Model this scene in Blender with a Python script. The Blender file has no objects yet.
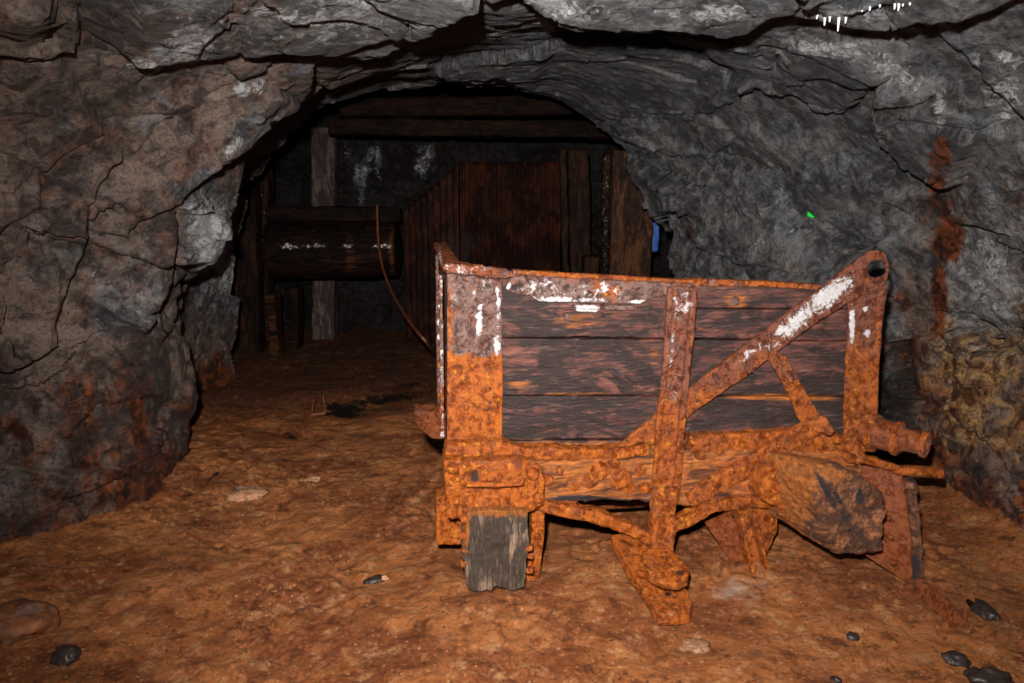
import bpy, math, random
import numpy as np
from mathutils import Vector, Matrix
random.seed(7)
C = bpy.context.scene.collection
scene = bpy.context.scene

# ------------------------------------------------------------------ camera
FPX = 683.0
TH = math.radians(11.7)
EYE = np.array([0.0, 0.0, 1.5])
FW = np.array([0, math.cos(TH), -math.sin(TH)])
UP = np.array([0, math.sin(TH), math.cos(TH)])
def ray(px, py):
    return FW + np.array([1.0, 0, 0]) * ((px - 512) / FPX) + UP * ((341.5 - py) / FPX)
def at(px, py, Y):                       # point of the place at depth Y seen at a pixel
    r = ray(px, py); return EYE + r * (Y / r[1])
def on_floor(px, py, z=0.0):
    r = ray(px, py); return EYE + r * ((z - 1.5) / r[2])
def project(co):
    d = co - EYE
    f = np.maximum(d @ FW, 0.05)
    return 512 + FPX * d[:, 0] / f, 341.5 - FPX * (d @ UP) / f

# ------------------------------------------------------------------ numpy noise
def _h(ix, iy, iz, seed):
    h = (ix.astype(np.int64) * 374761393 + iy.astype(np.int64) * 668265263 + iz.astype(np.int64) * 2147483647 + seed * 974634777) & 0xffffffff
    h = ((h ^ (h >> 13)) * 1274126177) & 0xffffffff
    h = ((h ^ (h >> 16)) * 2246822519) & 0xffffffff
    h = h ^ (h >> 15)
    return (h & 0xffffff) / float(0xffffff)
def vnoise(p, seed=0):
    i = np.floor(p).astype(np.int64); f = p - i
    u = f * f * f * (f * (f * 6 - 15) + 10)
    r = 0
    for dx in (0, 1):
        wx = u[:, 0] if dx else 1 - u[:, 0]
        for dy in (0, 1):
            wy = u[:, 1] if dy else 1 - u[:, 1]
            for dz in (0, 1):
                wz = u[:, 2] if dz else 1 - u[:, 2]
                r = r + wx * wy * wz * _h(i[:, 0] + dx, i[:, 1] + dy, i[:, 2] + dz, seed)
    return r * 2 - 1
def fbm(p, octv=4, seed=0, gain=0.5, ridged=False):
    r = 0; a = 1.0; t = 0
    for o in range(octv):
        n = vnoise(p * (2.03 ** o) + o * 17.3, seed + o * 7)
        if ridged: n = 1 - 2 * np.abs(n)
        r = r + a * n; t += a; a *= gain
    return r / t
def worley(p, seed=0, tilt=0.6):
    i = np.floor(p).astype(np.int64)
    best = np.full(len(p), 1e9); sec = np.full(len(p), 1e9); val = np.zeros(len(p))
    for dx in (-1, 0, 1):
        for dy in (-1, 0, 1):
            for dz in (-1, 0, 1):
                cx, cy, cz = i[:, 0] + dx, i[:, 1] + dy, i[:, 2] + dz
                fp = np.stack([cx + _h(cx, cy, cz, seed), cy + _h(cx, cy, cz, seed + 1), cz + _h(cx, cy, cz, seed + 2)], 1)
                q = p - fp; d = np.sqrt((q * q).sum(1))
                hh = _h(cx, cy, cz, seed + 3) * 2 - 1
                tl = np.stack([_h(cx, cy, cz, seed + 4), _h(cx, cy, cz, seed + 5), _h(cx, cy, cz, seed + 6)], 1) * 2 - 1
                v = hh + tilt * (q * tl).sum(1) * 2
                m = d < best
                sec = np.where(m, best, np.minimum(sec, d)); val = np.where(m, v, val); best = np.where(m, d, best)
    return val, sec - best
def sstep(a, b, x):
    t = np.clip((x - a) / (b - a), 0, 1); return t * t * (3 - 2 * t)

def blob(PX, PY, items):
    """sum of soft ellipses (cx, cy, rx, ry, angle degrees, value)"""
    r = np.zeros(len(PX))
    for cx, cy, rx, ry, an, v in items:
        a = math.radians(an); dx, dy = PX - cx, PY - cy
        u = (dx * math.cos(a) + dy * math.sin(a)) / rx; w = (-dx * math.sin(a) + dy * math.cos(a)) / ry
        r = np.maximum(r, v * np.exp(-(u * u + w * w) ** 1.3 * 0.7))
    return r
def polydist(PX, PY, pts):
    """distance to a polyline and the side (positive = left of travel in picture, y down)"""
    best = np.full(len(PX), 1e9); side = np.zeros(len(PX)); tt = np.zeros(len(PX))
    n = len(pts) - 1
    for k in range(n):
        ax, ay = pts[k]; bx, by = pts[k + 1]
        ex, ey = bx - ax, by - ay; L = ex * ex + ey * ey
        t0 = ((PX - ax) * ex + (PY - ay) * ey) / L
        t = np.clip(t0, 0, 1)
        dx, dy = PX - (ax + t * ex), PY - (ay + t * ey)
        d = np.sqrt(dx * dx + dy * dy)
        s = np.sign(ex * dy - ey * dx)
        m = d < best
        best = np.where(m, d, best); side = np.where(m, s, side); tt = np.where(m, (k + t0.clip(-.5, 1.5)) / n, tt)
    return best, side, tt

# ------------------------------------------------------------------ mesh helpers
def mesh_np(name, co, quads):
    me = bpy.data.meshes.new(name)
    me.vertices.add(len(co)); me.vertices.foreach_set('co', co.astype(np.float32).ravel())
    nf = len(quads)
    me.loops.add(nf * 4); me.loops.foreach_set('vertex_index', quads.astype(np.int32).ravel())
    me.polygons.add(nf); me.polygons.foreach_set('loop_start', np.arange(0, nf * 4, 4, dtype=np.int32))
    me.update(calc_edges=True); me.validate()
    me.polygons.foreach_set('use_smooth', np.ones(len(me.polygons), dtype=bool))
    return me
def grid_quads(nr, nc, flip=False):
    i = np.arange((nr - 1) * (nc - 1)); r = i // (nc - 1); c = i % (nc - 1)
    a = r * nc + c
    q = np.stack([a, a + 1, a + nc + 1, a + nc], 1)
    return q[:, ::-1] if flip else q
def set_attr(me, name, rgb):
    at_ = me.color_attributes.new(name, 'FLOAT_COLOR', 'POINT')
    d = np.ones((len(me.vertices), 4), dtype=np.float32); d[:, :rgb.shape[1]] = rgb
    at_.data.foreach_set('color', d.ravel())
def link(name, me, mat, parent=None, loc=None):
    o = bpy.data.objects.new(name, me); C.objects.link(o)
    if mat: me.materials.clear(); me.materials.append(mat)
    if parent is not None: o.parent = parent
    if loc is not None: o.location = loc
    return o
def tag(o, label=None, cat=None, group=None, kind=None):
    if label: o['label'] = label
    if cat: o['category'] = cat
    if group: o['group'] = group
    if kind: o['kind'] = kind
    return o
def empty(name, loc, label, cat, group=None):
    o = bpy.data.objects.new(name, None); C.objects.link(o); o.location = loc; o.empty_display_size = .1
    return tag(o, label, cat, group)

# ------------------------------------------------------------------ node helpers
class NT:
    def __init__(s, name):
        s.m = bpy.data.materials.new(name); s.m.use_nodes = True
        s.t = s.m.node_tree; s.n = s.t.nodes; s.l = s.t.links
        s.b = s.n['Principled BSDF']; s.tc = s.n.new('ShaderNodeNewGeometry').outputs['Position']
        s.obj = s.n.new('ShaderNodeTexCoord').outputs['Object']
    def lk(s, a, b):
        if hasattr(a, 'is_output'): s.l.new(a, b)
        else: b.default_value = a
    def noise(s, scale, detail=6, rough=.6, vec=None, stretch=None, dist=0, rot=None):
        n = s.n.new('ShaderNodeTexNoise'); n.inputs['Scale'].default_value = scale
        n.inputs['Detail'].default_value = detail; n.inputs['Roughness'].default_value = rough; n.inputs['Distortion'].default_value = dist
        v = vec or s.tc
        if stretch:
            mp = s.n.new('ShaderNodeMapping'); mp.inputs['Scale'].default_value = stretch
            if rot: mp.inputs['Rotation'].default_value = rot
            s.l.new(v, mp.inputs['Vector']); v = mp.outputs[0]
        s.l.new(v, n.inputs['Vector']); return n.outputs['Fac']
    def vor(s, scale, feature='F1', vec=None):
        n = s.n.new('ShaderNodeTexVoronoi'); n.feature = feature; n.inputs['Scale'].default_value = scale
        s.l.new(vec or s.tc, n.inputs['Vector']); return n.outputs['Distance']
    def ramp(s, f, lo, hi, a=0., b=1.):
        n = s.n.new('ShaderNodeMapRange'); n.interpolation_type = 'SMOOTHSTEP'
        s.lk(f, n.inputs[0]); n.inputs[1].default_value = lo; n.inputs[2].default_value = hi
        n.inputs[3].default_value = a; n.inputs[4].default_value = b; return n.outputs[0]
    def math(s, op, a, b=0.):
        n = s.n.new('ShaderNodeMath'); n.operation = op; s.lk(a, n.inputs[0]); s.lk(b, n.inputs[1]); return n.outputs[0]
    def mix(s, f, a, b, mode='MIX'):
        n = s.n.new('ShaderNodeMix'); n.data_type = 'RGBA'; n.blend_type = mode
        s.lk(f, n.inputs[0])
        for v, k in ((a, 6), (b, 7)):
            if hasattr(v, 'is_output'): s.l.new(v, n.inputs[k])
            else: n.inputs[k].default_value = (*v, 1)
        return n.outputs[2]
    def attr(s, name):
        n = s.n.new('ShaderNodeAttribute'); n.attribute_name = name
        sp = s.n.new('ShaderNodeSeparateColor'); s.l.new(n.outputs['Color'], sp.inputs[0]); return sp.outputs
    def bump(s, h, strength, dist, prev=None):
        n = s.n.new('ShaderNodeBump'); n.inputs['Strength'].default_value = strength; n.inputs['Distance'].default_value = dist
        s.l.new(h, n.inputs['Height'])
        if prev: s.l.new(prev, n.inputs['Normal'])
        return n.outputs[0]
    def done(s, col, rough, nrm=None, metal=None, spec=None):
        s.lk(col, s.b.inputs['Base Color']) if hasattr(col, 'is_output') else setattr(s.b.inputs['Base Color'], 'default_value', (*col, 1))
        s.lk(rough, s.b.inputs['Roughness'])
        if nrm: s.l.new(nrm, s.b.inputs['Normal'])
        if metal is not None: s.lk(metal, s.b.inputs['Metallic'])
        if spec is not None: s.lk(spec, s.b.inputs['Specular IOR Level'])
        return s.m

# ------------------------------------------------------------------ materials
def mat_rock(name='mine_rock', spec=.6):
    t = NT(name)
    a = t.attr('deposits')      # r white mineral, g rust, b black: wet stone, painted chamber gloom
    b = t.attr('stone')         # r brown..blue-grey, g ochre, b pale
    n1 = t.noise(2.6, 8, .65); n2 = t.noise(14, 8, .7, dist=.6); n3 = t.noise(70, 6, .7)
    tone = t.math('ADD', t.math('MULTIPLY', n1, .5), t.math('MULTIPLY', n2, .5))
    brown = t.mix(t.ramp(tone, .42, .59), (.055, .037, .031), (.34, .235, .185))
    grey = t.mix(t.ramp(tone, .42, .60), (.050, .048, .051), (.32, .305, .305))
    brown = t.mix(t.ramp(t.noise(6, 7, .7), .5, .62, 0, .8), brown, t.mix(t.ramp(n2, .42, .6), (.045, .016, .010), (.20, .085, .050)))
    grey = t.mix(t.ramp(t.noise(5.2, 7, .7), .52, .64, 0, .8), grey, t.mix(t.ramp(n2, .42, .6), (.045, .052, .066), (.25, .28, .33)))
    br = t.math('ADD', b[0], t.math('MULTIPLY', t.math('SUBTRACT', t.noise(4.5, 8, .7, dist=.6), .5), 3.2))
    c = t.mix(t.ramp(br, .3, .7), brown, grey)
    och = t.math('ADD', b[1], t.math('MULTIPLY', t.math('SUBTRACT', t.noise(9, 7, .75, dist=.3), .5), 1.5))
    c = t.mix(t.ramp(och, .30, .62), c, t.mix(t.ramp(n2, .42, .58), (.12, .038, .010), (.62, .34, .12)))
    pal = t.math('ADD', b[2], t.math('MULTIPLY', t.math('SUBTRACT', t.noise(11, 8, .75, dist=.8), .5), 1.4))
    c = t.mix(t.ramp(pal, .22, .5, 0, .85), c, t.mix(t.ramp(n2, .42, .6), (.17, .165, .17), (.46, .445, .44)))
    rs = t.math('ADD', a[1], t.math('MULTIPLY', t.math('SUBTRACT', t.noise(8, 7, .7, stretch=(1, 1, .45), dist=.8), .5), 1.6))
    c = t.mix(t.ramp(rs, .30, .58), c, t.mix(t.ramp(n2, .42, .58), (.05, .010, .004), (.34, .080, .014)))
    dk = t.math('ADD', a[2], t.math('MULTIPLY', t.math('SUBTRACT', t.noise(7, 7, .7), .5), 1.3))
    c = t.mix(t.ramp(dk, .28, .58, 0, .88), c, (.016, .011, .010))
    wh = t.math('ADD', a[0], t.math('MULTIPLY', t.math('SUBTRACT', t.noise(16, 9, .8, dist=1.5), .5), 2.2))
    c = t.mix(t.ramp(wh, .38, .66, 0, .92), c, (.74, .74, .75))
    c = t.mix(t.ramp(n3, .34, .48, .8, 0), c, (.02, .016, .014))
    nb = t.bump(t.noise(7, 12, .7, dist=.8), 1, .09)
    nb = t.bump(t.noise(26, 9, .72, dist=.5), 1, .045, nb)
    nb = t.bump(n3, 1, .022, nb)
    r = t.ramp(t.math('ADD', n2, t.math('MULTIPLY', t.math('ADD', a[1], a[2]), -.30)), .25, .55, .30, .62)
    return t.done(c, r, nb, spec=spec)
def mat_floor():
    t = NT('rusty_mud')
    a = t.attr('deposits'); n1 = t.noise(2.2, 8, .65); n2 = t.noise(11, 9, .7); n3 = t.noise(60, 7, .75)
    c = t.mix(t.ramp(n1, .40, .60), (.30, .078, .018), (.56, .185, .050))
    c = t.mix(t.ramp(n2, .52, .66, 0, .8), c, (.66, .31, .12))
    c = t.mix(t.ramp(n2, .47, .36, 0, .8), c, (.13, .034, .011))
    c = t.mix(t.ramp(n3, .55, .68, 0, .6), c, (.75, .42, .22))
    c = t.mix(t.ramp(n3, .46, .34, 0, .9), c, (.05, .018, .010))
    c = t.mix(t.ramp(t.vor(30), .20, .10, 0, .7), c, (.66, .36, .18))
    c = t.mix(t.ramp(t.vor(17), .13, .07, 0, .8), c, (.09, .035, .018))
    pl = t.math('ADD', a[0], t.math('MULTIPLY', t.math('SUBTRACT', n2, .5), 1.4))
    c = t.mix(t.ramp(pl, .5, .9), c, (.52, .34, .24))
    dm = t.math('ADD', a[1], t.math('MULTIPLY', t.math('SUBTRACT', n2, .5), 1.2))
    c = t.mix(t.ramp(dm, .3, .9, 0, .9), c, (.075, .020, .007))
    dk = t.math('ADD', a[2], t.math('MULTIPLY', t.math('SUBTRACT', t.noise(16, 8, .7), .5), 1.6))
    c = t.mix(t.ramp(dk, .5, .75), c, (.012, .007, .005))
    nb = t.bump(t.noise(7, 10, .7), 1, .08); nb = t.bump(t.noise(28, 9, .75, dist=.5), 1, .035, nb); nb = t.bump(n3, 1, .014, nb)
    r = t.ramp(t.math('SUBTRACT', n2, t.math('MULTIPLY', a[2], .3)), .3, .65, .38, .75)
    return t.done(c, r, nb, spec=.4)
def mat_iron(name='rusted_iron', hi=(.54, .125, .006), lo=(.17, .028, .004), bare1=(.065, .026, .020), bare2=(.27, .155, .13), fleck=.75):
    t = NT(name); a = t.attr('deposits')        # r white, g orange rust, b bare dark
    n1 = t.noise(7, 8, .7); n2 = t.noise(30, 8, .75, dist=.4); n3 = t.noise(130, 6, .75)
    mixn = t.math('ADD', t.math('MULTIPLY', n2, .6), t.math('MULTIPLY', n3, .4))
    orange = t.mix(t.ramp(mixn, .43, .56), lo, hi)
    orange = t.mix(t.ramp(t.noise(5, 7, .7, dist=.8), .40, .55, .6, 0), orange, t.mix(t.ramp(mixn, .43, .56), (.08, .018, .006), (.34, .07, .010)))
    orange = t.mix(t.ramp(t.noise(48, 6, .7), .57, .66, 0, fleck), orange, (.82, .34, .02))
    bare = t.mix(t.ramp(mixn, .43, .58), bare1, bare2)
    bare = t.mix(t.ramp(t.noise(18, 8, .75), .52, .64, 0, .8), bare, (.30, .075, .018))
    f = t.math('ADD', a[1], t.math('MULTIPLY', t.math('SUBTRACT', t.noise(14, 8, .75), .5), 1.5))
    c = t.mix(t.ramp(f, .35, .65), bare, orange)
    d = t.math('ADD', a[2], t.math('MULTIPLY', t.math('SUBTRACT', n2, .5), 1.6))
    c = t.mix(t.ramp(d, .35, .6), c, (.035, .014, .010))
    c = t.mix(t.ramp(t.noise(22, 8, .8, dist=.8), .45, .36, 0, .85), c, (.05, .014, .007))
    w = t.math('ADD', a[0], t.math('MULTIPLY', t.math('SUBTRACT', t.noise(34, 8, .8, dist=.8), .5), 2.4))
    c = t.mix(t.ramp(w, .42, .60), c, (.78, .74, .75))
    nb = t.bump(t.noise(25, 8, .7), 1, .03); nb = t.bump(n3, 1, .009, nb)
    r = t.ramp(n2, .40, .58, .12, .45)
    return t.done(c, r, nb, spec=.55)
def mat_wood(name, c0, c1, stain=(.42, .125, .02), axis=(1.2, 1.2, 22), rough=(.42, .8), bstr=1.0, hi=(.20, .13, .11), spec=.45):
    t = NT(name); a = t.attr('deposits')        # r pale, g orange stain, b dark
    g = t.noise(1.0, 8, .72, stretch=tuple(v * 3 for v in axis), dist=.25)
    g2 = t.noise(1.0, 8, .75, stretch=tuple(v * 9 for v in axis), dist=.2)
    n2 = t.noise(9, 8, .7, dist=.6)
    gm = t.math('ADD', t.math('MULTIPLY', g, .55), t.math('MULTIPLY', g2, .45))
    c = t.mix(t.ramp(gm, .42, .58), c0, c1)
    c = t.mix(t.ramp(t.noise(1, 7, .7, stretch=tuple(v ** .5 * 2.4 for v in axis), dist=1.2), .45, .54), c, tuple(v * .7 for v in c0))
    c = t.mix(t.ramp(g2, .54, .68, 0, .6), c, hi)
    c = t.mix(t.ramp(n2, .42, .32, 0, .8), c, tuple(v * .35 for v in c0))
    f = t.math('ADD', a[1], t.math('MULTIPLY', t.math('SUBTRACT', t.noise(1, 8, .75, stretch=tuple(v * 2.2 for v in axis), dist=1.), .5), 2.0))
    c = t.mix(t.ramp(f, .40, .70), c, t.mix(t.ramp(g2, .4, .6), tuple(v * .45 for v in stain), stain))
    d = t.math('ADD', a[2], t.math('MULTIPLY', t.math('SUBTRACT', g, .5), 1.8))
    c = t.mix(t.ramp(d, .32, .62), c, (.022, .014, .015))
    w = t.math('ADD', a[0], t.math('MULTIPLY', t.math('SUBTRACT', t.noise(30, 8, .8), .5), 2.0))
    c = t.mix(t.ramp(w, .42, .65), c, (.70, .62, .57))
    nb = t.bump(g, min(1, .8 * bstr), .02 * bstr); nb = t.bump(g2, min(1, .9 * bstr), .007 * bstr, nb); nb = t.bump(t.noise(120, 5, .7), .5, .003, nb)
    return t.done(c, t.ramp(n2, .3, .7, *rough), nb, spec=spec)
def mat_plain(name, col, rough=.6, metal=0, scale=30, var=.5, bump=.5, emit=None):
    t = NT(name); n = t.noise(scale, 6, .7)
    c = t.mix(t.ramp(n, .35, .65), tuple(v * (1 - var) for v in col), col)
    return t.done(c, rough, t.bump(n, bump, .004), metal=metal)

M = {}
M['rock'] = mat_rock(); M['rock_far'] = mat_rock('gloom_tinted_rock', .12); M['mud'] = mat_floor(); M['iron'] = mat_iron()  # back face rock: low sheen, chamber gloom painted in by its dark mask
M['iron_red'] = mat_iron('reddish_scaled_iron', lo=(.16, .030, .007), hi=(.50, .115, .010), bare1=(.085, .022, .012), bare2=(.27, .090, .050))
M['plate'] = mat_iron('smooth_brown_iron', lo=(.15, .030, .006), hi=(.30, .070, .012), bare1=(.10, .022, .007), bare2=(.20, .050, .014), fleck=0)
M['iron_dark'] = mat_iron('dull_brown_iron', hi=(.34, .085, .018), lo=(.12, .028, .010), bare1=(.05, .02, .014), bare2=(.15, .07, .045), fleck=.2)
M['board'] = mat_wood('wet_dark_board', (.028, .013, .011), (.165, .052, .036), axis=(1.2, 1.2, 9), rough=(.3, .65), hi=(.21, .11, .095))
M['sill'] = mat_wood('rust_soaked_timber', (.09, .022, .006), (.38, .088, .010), axis=(1.2, 1.2, 9), hi=(.50, .15, .02))
M['block'] = mat_wood('weathered_block', (.085, .055, .038), (.36, .235, .155), axis=(16, 5, 1.6), bstr=1.6, hi=(.40, .27, .18))
M['log'] = mat_wood('weathered_log', (.10, .032, .012), (.36, .13, .050), axis=(7, 2.2, 7), bstr=1.6, hi=(.42, .20, .11))
M['post'] = mat_wood('mine_timber', (.010, .004, .002), (.042, .015, .007), stain=(.09, .028, .008), axis=(9, 9, 1), hi=(.075, .035, .022), spec=.12)  # near-black tone carries the chamber's flash falloff in the colour
M['post_brown'] = mat_wood('brown_mine_timber', (.03, .012, .006), (.13, .048, .020), stain=(.22, .07, .018), axis=(9, 9, 1), hi=(.18, .09, .05), spec=.15)
M['post_pale'] = mat_wood('pale_mine_timber', (.06, .040, .036), (.15, .105, .092), axis=(9, 9, 1), hi=(.20, .15, .14), spec=.12)
M['beam'] = mat_wood('mine_beam', (.006, .0025, .0015), (.024, .007, .003), stain=(.10, .035, .010), axis=(1, 9, 9), hi=(.04, .017, .011), spec=.12)  # beams darkened in colour for the weak flash back here
M['stone'] = mat_plain('mud_coated_stone', (.46, .22, .11), .7, scale=25)
M['stone_mud'] = mat_plain('muddy_rock', (.20, .065, .020), .7, scale=14, var=.7, bump=1)
M['stone_grey'] = mat_plain('black_wet_stone', (.03, .018, .014), .5, scale=25)
M['stone_brown'] = mat_plain('brown_stone', (.28, .13, .06), .6, scale=20)
M['corr'] = mat_wood('rusty_corrugated_sheet', (.014, .003, .0015), (.042, .010, .003), stain=(.08, .02, .006), axis=(2, 2, 1), rough=(.55, .8), hi=(.07, .018, .007), spec=.12)  # sheet colour lowered to stand in for flash falloff
M['hose'] = mat_plain('rusty_cable', (.16, .042, .012), .5)
M['blue'] = mat_plain('blue_sheet', (.01, .10, .42), .5, var=.2)
M['green'] = mat_plain('green_dot', (.01, .75, .06), .5, var=.1, bump=.1)
M['calc'] = mat_plain('white_calcite', (.75, .75, .74), .5, var=.2)

# ------------------------------------------------------------------ the rock shell
KY = [-2, 0, 2, 2.8, 3.3, 3.8, 4.6, 5.3, 5.75, 6.0, 6.5, 8.6]
KXL = [-2.5, -2.5, -2.45, -2.30, -1.92, -1.92, -2.32, -2.42, -2.38, -2.6, -3.3, -3.4]
KXR = [2.6, 2.6, 2.45, 2.28, 2.24, 2.12, 1.86, 1.55, 1.42, 1.55, 2.3, 2.5]
KZC = [2.4, 2.35, 2.22, 2.22, 2.25, 2.3, 2.35, 2.40, 2.42, 2.6, 2.95, 3.0]
KN = [3, 3, 3, 2.9, 2.8, 2.8, 2.7, 2.6, 2.6, 2.7, 3, 3]
LEDGES = [  # (polyline, amount, width px of the raised slab, side raised)
    ([(0, 376), (22, 372), (42, 360), (63, 348), (61, 325), (70, 290), (90, 246), (92, 220), (100, 196), (117, 170), (134, 158)], .13, 150, -1),
    ([(0, 60), (30, 66), (55, 63), (66, 56), (78, 60), (84, 40), (84, 18)], .07, 80, -1),
    ([(98, 62), (140, 80), (200, 66), (250, 62), (315, 60), (350, 63), (385, 62), (415, 46), (440, 36), (470, 24), (500, 10), (516, 5), (528, 12), (545, 27), (577, 36), (637, 38), (677, 38), (722, 43), (752, 39), (772, 26), (797, 23), (852, 33), (892, 37), (942, 33), (977, 28), (1034, 32)], .16, 120, -1),
    ([(132, 246), (134, 236), (148, 222), (172, 214), (186, 200), (205, 186), (222, 176), (250, 152), (280, 128), (308, 108), (320, 76), (318, 60)], .12, 120, -1),
    ([(108, 168), (135, 147), (160, 120), (176, 112)], .05, 60, -1),
    ([(330, 104), (352, 90), (375, 82), (430, 80), (470, 90), (500, 84), (540, 100)], .07, 60, -1),
    ([(577, 121), (612, 121), (642, 119), (692, 119), (727, 109), (752, 93), (777, 100), (792, 98), (812, 117), (840, 118), (868, 96)], .06, 90, -1),
    ([(868, 96), (867, 130), (872, 150), (882, 158), (905, 175), (925, 186), (944, 196)], .09, 90, -1),
    ([(755, 60), (760, 50), (800, 60), (840, 80), (870, 92), (890, 82)], .05, 70, -1),
    ([(586, 128), (640, 150), (665, 158), (700, 160), (722, 150), (730, 140)], .05, 40, -1),
    ([(955, 224), (985, 232), (1010, 240), (1030, 238)], .06, 60, -1),
    ([(150, 340), (170, 300), (178, 270), (186, 215)], .10, 80, -1),
    ([(872, 300), (885, 330), (890, 380), (905, 430)], .10, 60, 1),
    ([(60, 440), (100, 400), (150, 395), (185, 420)], .04, 70, -1),
]
WHITE = [(985, 275, 30, 40, 0, .5), (330, 35, 90, 14, -5, .40), (240, 40, 50, 20, 0, .38), (990, 60, 60, 10, 0, .4), (700, 12, 90, 10, 0, .4), (990, 290, 34, 46, 10, .42), (960, 350, 20, 30, 0, .3), (1010, 350, 16, 40, 0, .35), (190, 45, 34, 24, -30, .62), (160, 60, 40, 16, -10, .5), (215, 20, 70, 16, 10, .38), (300, 18, 70, 10, 8, .55), (350, 12, 60, 22, 0, .5), (420, 30, 30, 10, -30, .42), (260, 85, 8, 8, 0, .75), (242, 90, 9, 7, 0, .8),
         (232, 148, 14, 5, -45, .7), (560, 8, 40, 10, 20, .7), (545, 25, 14, 5, 40, .8), (600, 12, 60, 16, 0, .4), (720, 15, 40, 14, 0, .55), (850, 14, 70, 10, 0, .5), (830, 50, 80, 10, 8, .58), (890, 70, 50, 16, 30, .5),
         (940, 105, 8, 26, 0, .6), (1005, 95, 26, 22, 30, .5), (1005, 118, 6, 18, 0, .65), (1010, 60, 20, 20, 0, .45), (212, 240, 24, 44, -10, .75), (225, 280, 12, 24, 0, .55), (760, 245, 26, 9, -50, .45), (810, 225, 40, 8, -20, .40),
         (690, 240, 12, 40, 0, .25), (95, 300, 8, 40, 0, .30), (130, 300, 22, 40, 0, .25), (985, 300, 40, 60, 0, .42), (1000, 250, 25, 22, 0, .35), (60, 480, 26, 10, 0, .22)]
RUST = [(946, 212, 8, 22, 0, .65), (120, 420, 60, 60, 0, .46), (985, 420, 60, 70, 0, .36), (930, 450, 40, 30, 0, .5), (60, 430, 110, 60, 0, .30), (60, 440, 100, 46, 10, .40), (100, 410, 60, 50, 0, .42), (138, 430, 7, 60, 4, .8), (150, 480, 60, 30, 0, .38), (190, 400, 30, 70, 0, .34), (940, 170, 12, 40, 8, .62), (948, 240, 14, 26, 20, .85), (940, 300, 8, 50, 0, .75), (905, 340, 16, 60, 0, .55),
        (890, 380, 30, 50, 0, .4), (935, 400, 50, 90, 0, .35), (690, 230, 5, 12, 0, .55), (1000, 470, 60, 50, 0, .35), (215, 400, 14, 60, 0, .45), (130, 560, 200, 30, 0, .45), (700, 330, 60, 40, 0, .2)]
DARK = [(80, 460, 140, 70, 0, .44), (190, 440, 24, 60, 0, .4), (980, 480, 60, 40, 0, .35), (896, 340, 12, 50, 0, .55), (890, 410, 14, 40, 0, .8), (40, 520, 80, 30, 0, .35), (160, 400, 20, 60, 0, .3), (60, 480, 90, 36, 0, .32), (200, 350, 16, 60, 0, .3), (905, 380, 14, 60, 0, .7), (100, 25, 60, 24, 0, .28), (20, 20, 40, 40, 0, .2), (275, 36, 16, 10, 0, .55), (590, 12, 16, 14, 0, .5), (640, 16, 30, 10, 0, .4), (480, 60, 120, 34, 0, .22), (830, 95, 60, 26, 10, .25),
        (30, 500, 50, 40, 0, .35), (930, 490, 40, 40, 0, .3), (880, 130, 20, 30, 0, .2), (920, 60, 30, 10, 0, .3)]
OCHRE = [(985, 340, 50, 80, 0, .62), (930, 360, 26, 60, 0, .4), (970, 380, 44, 80, 0, .62), (990, 300, 30, 70, 0, .30), (945, 430, 40, 60, 0, .42), (1010, 430, 30, 60, 0, .5), (790, 270, 22, 16, 0, .35), (215, 320, 16, 50, 0, .30)]
PALE = [(750, 210, 60, 50, 0, .3), (700, 180, 30, 40, 0, .3), (210, 270, 26, 50, 0, .3), (560, 10, 30, 14, 0, .3), (985, 290, 44, 60, 0, .62), (760, 230, 70, 60, 0, .22), (880, 220, 60, 60, 0, .2), (95, 60, 60, 20, 0, .2), (640, 20, 60, 14, 0, .35), (600, 20, 70, 18, 0, .4), (350, 16, 120, 20, 0, .35), (215, 250, 26, 60, 0, .42), (700, 250, 40, 60, 0, .30), (800, 180, 110, 60, 0, .20), (30, 200, 60, 150, 0, .12), (140, 290, 40, 60, 0, .28), (990, 260, 50, 90, 0, .42), (930, 90, 90, 50, 0, .22), (150, 50, 60, 30, 0, .2), (850, 20, 90, 12, 0, .3), (830, 240, 50, 20, 0, .3)]

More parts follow.
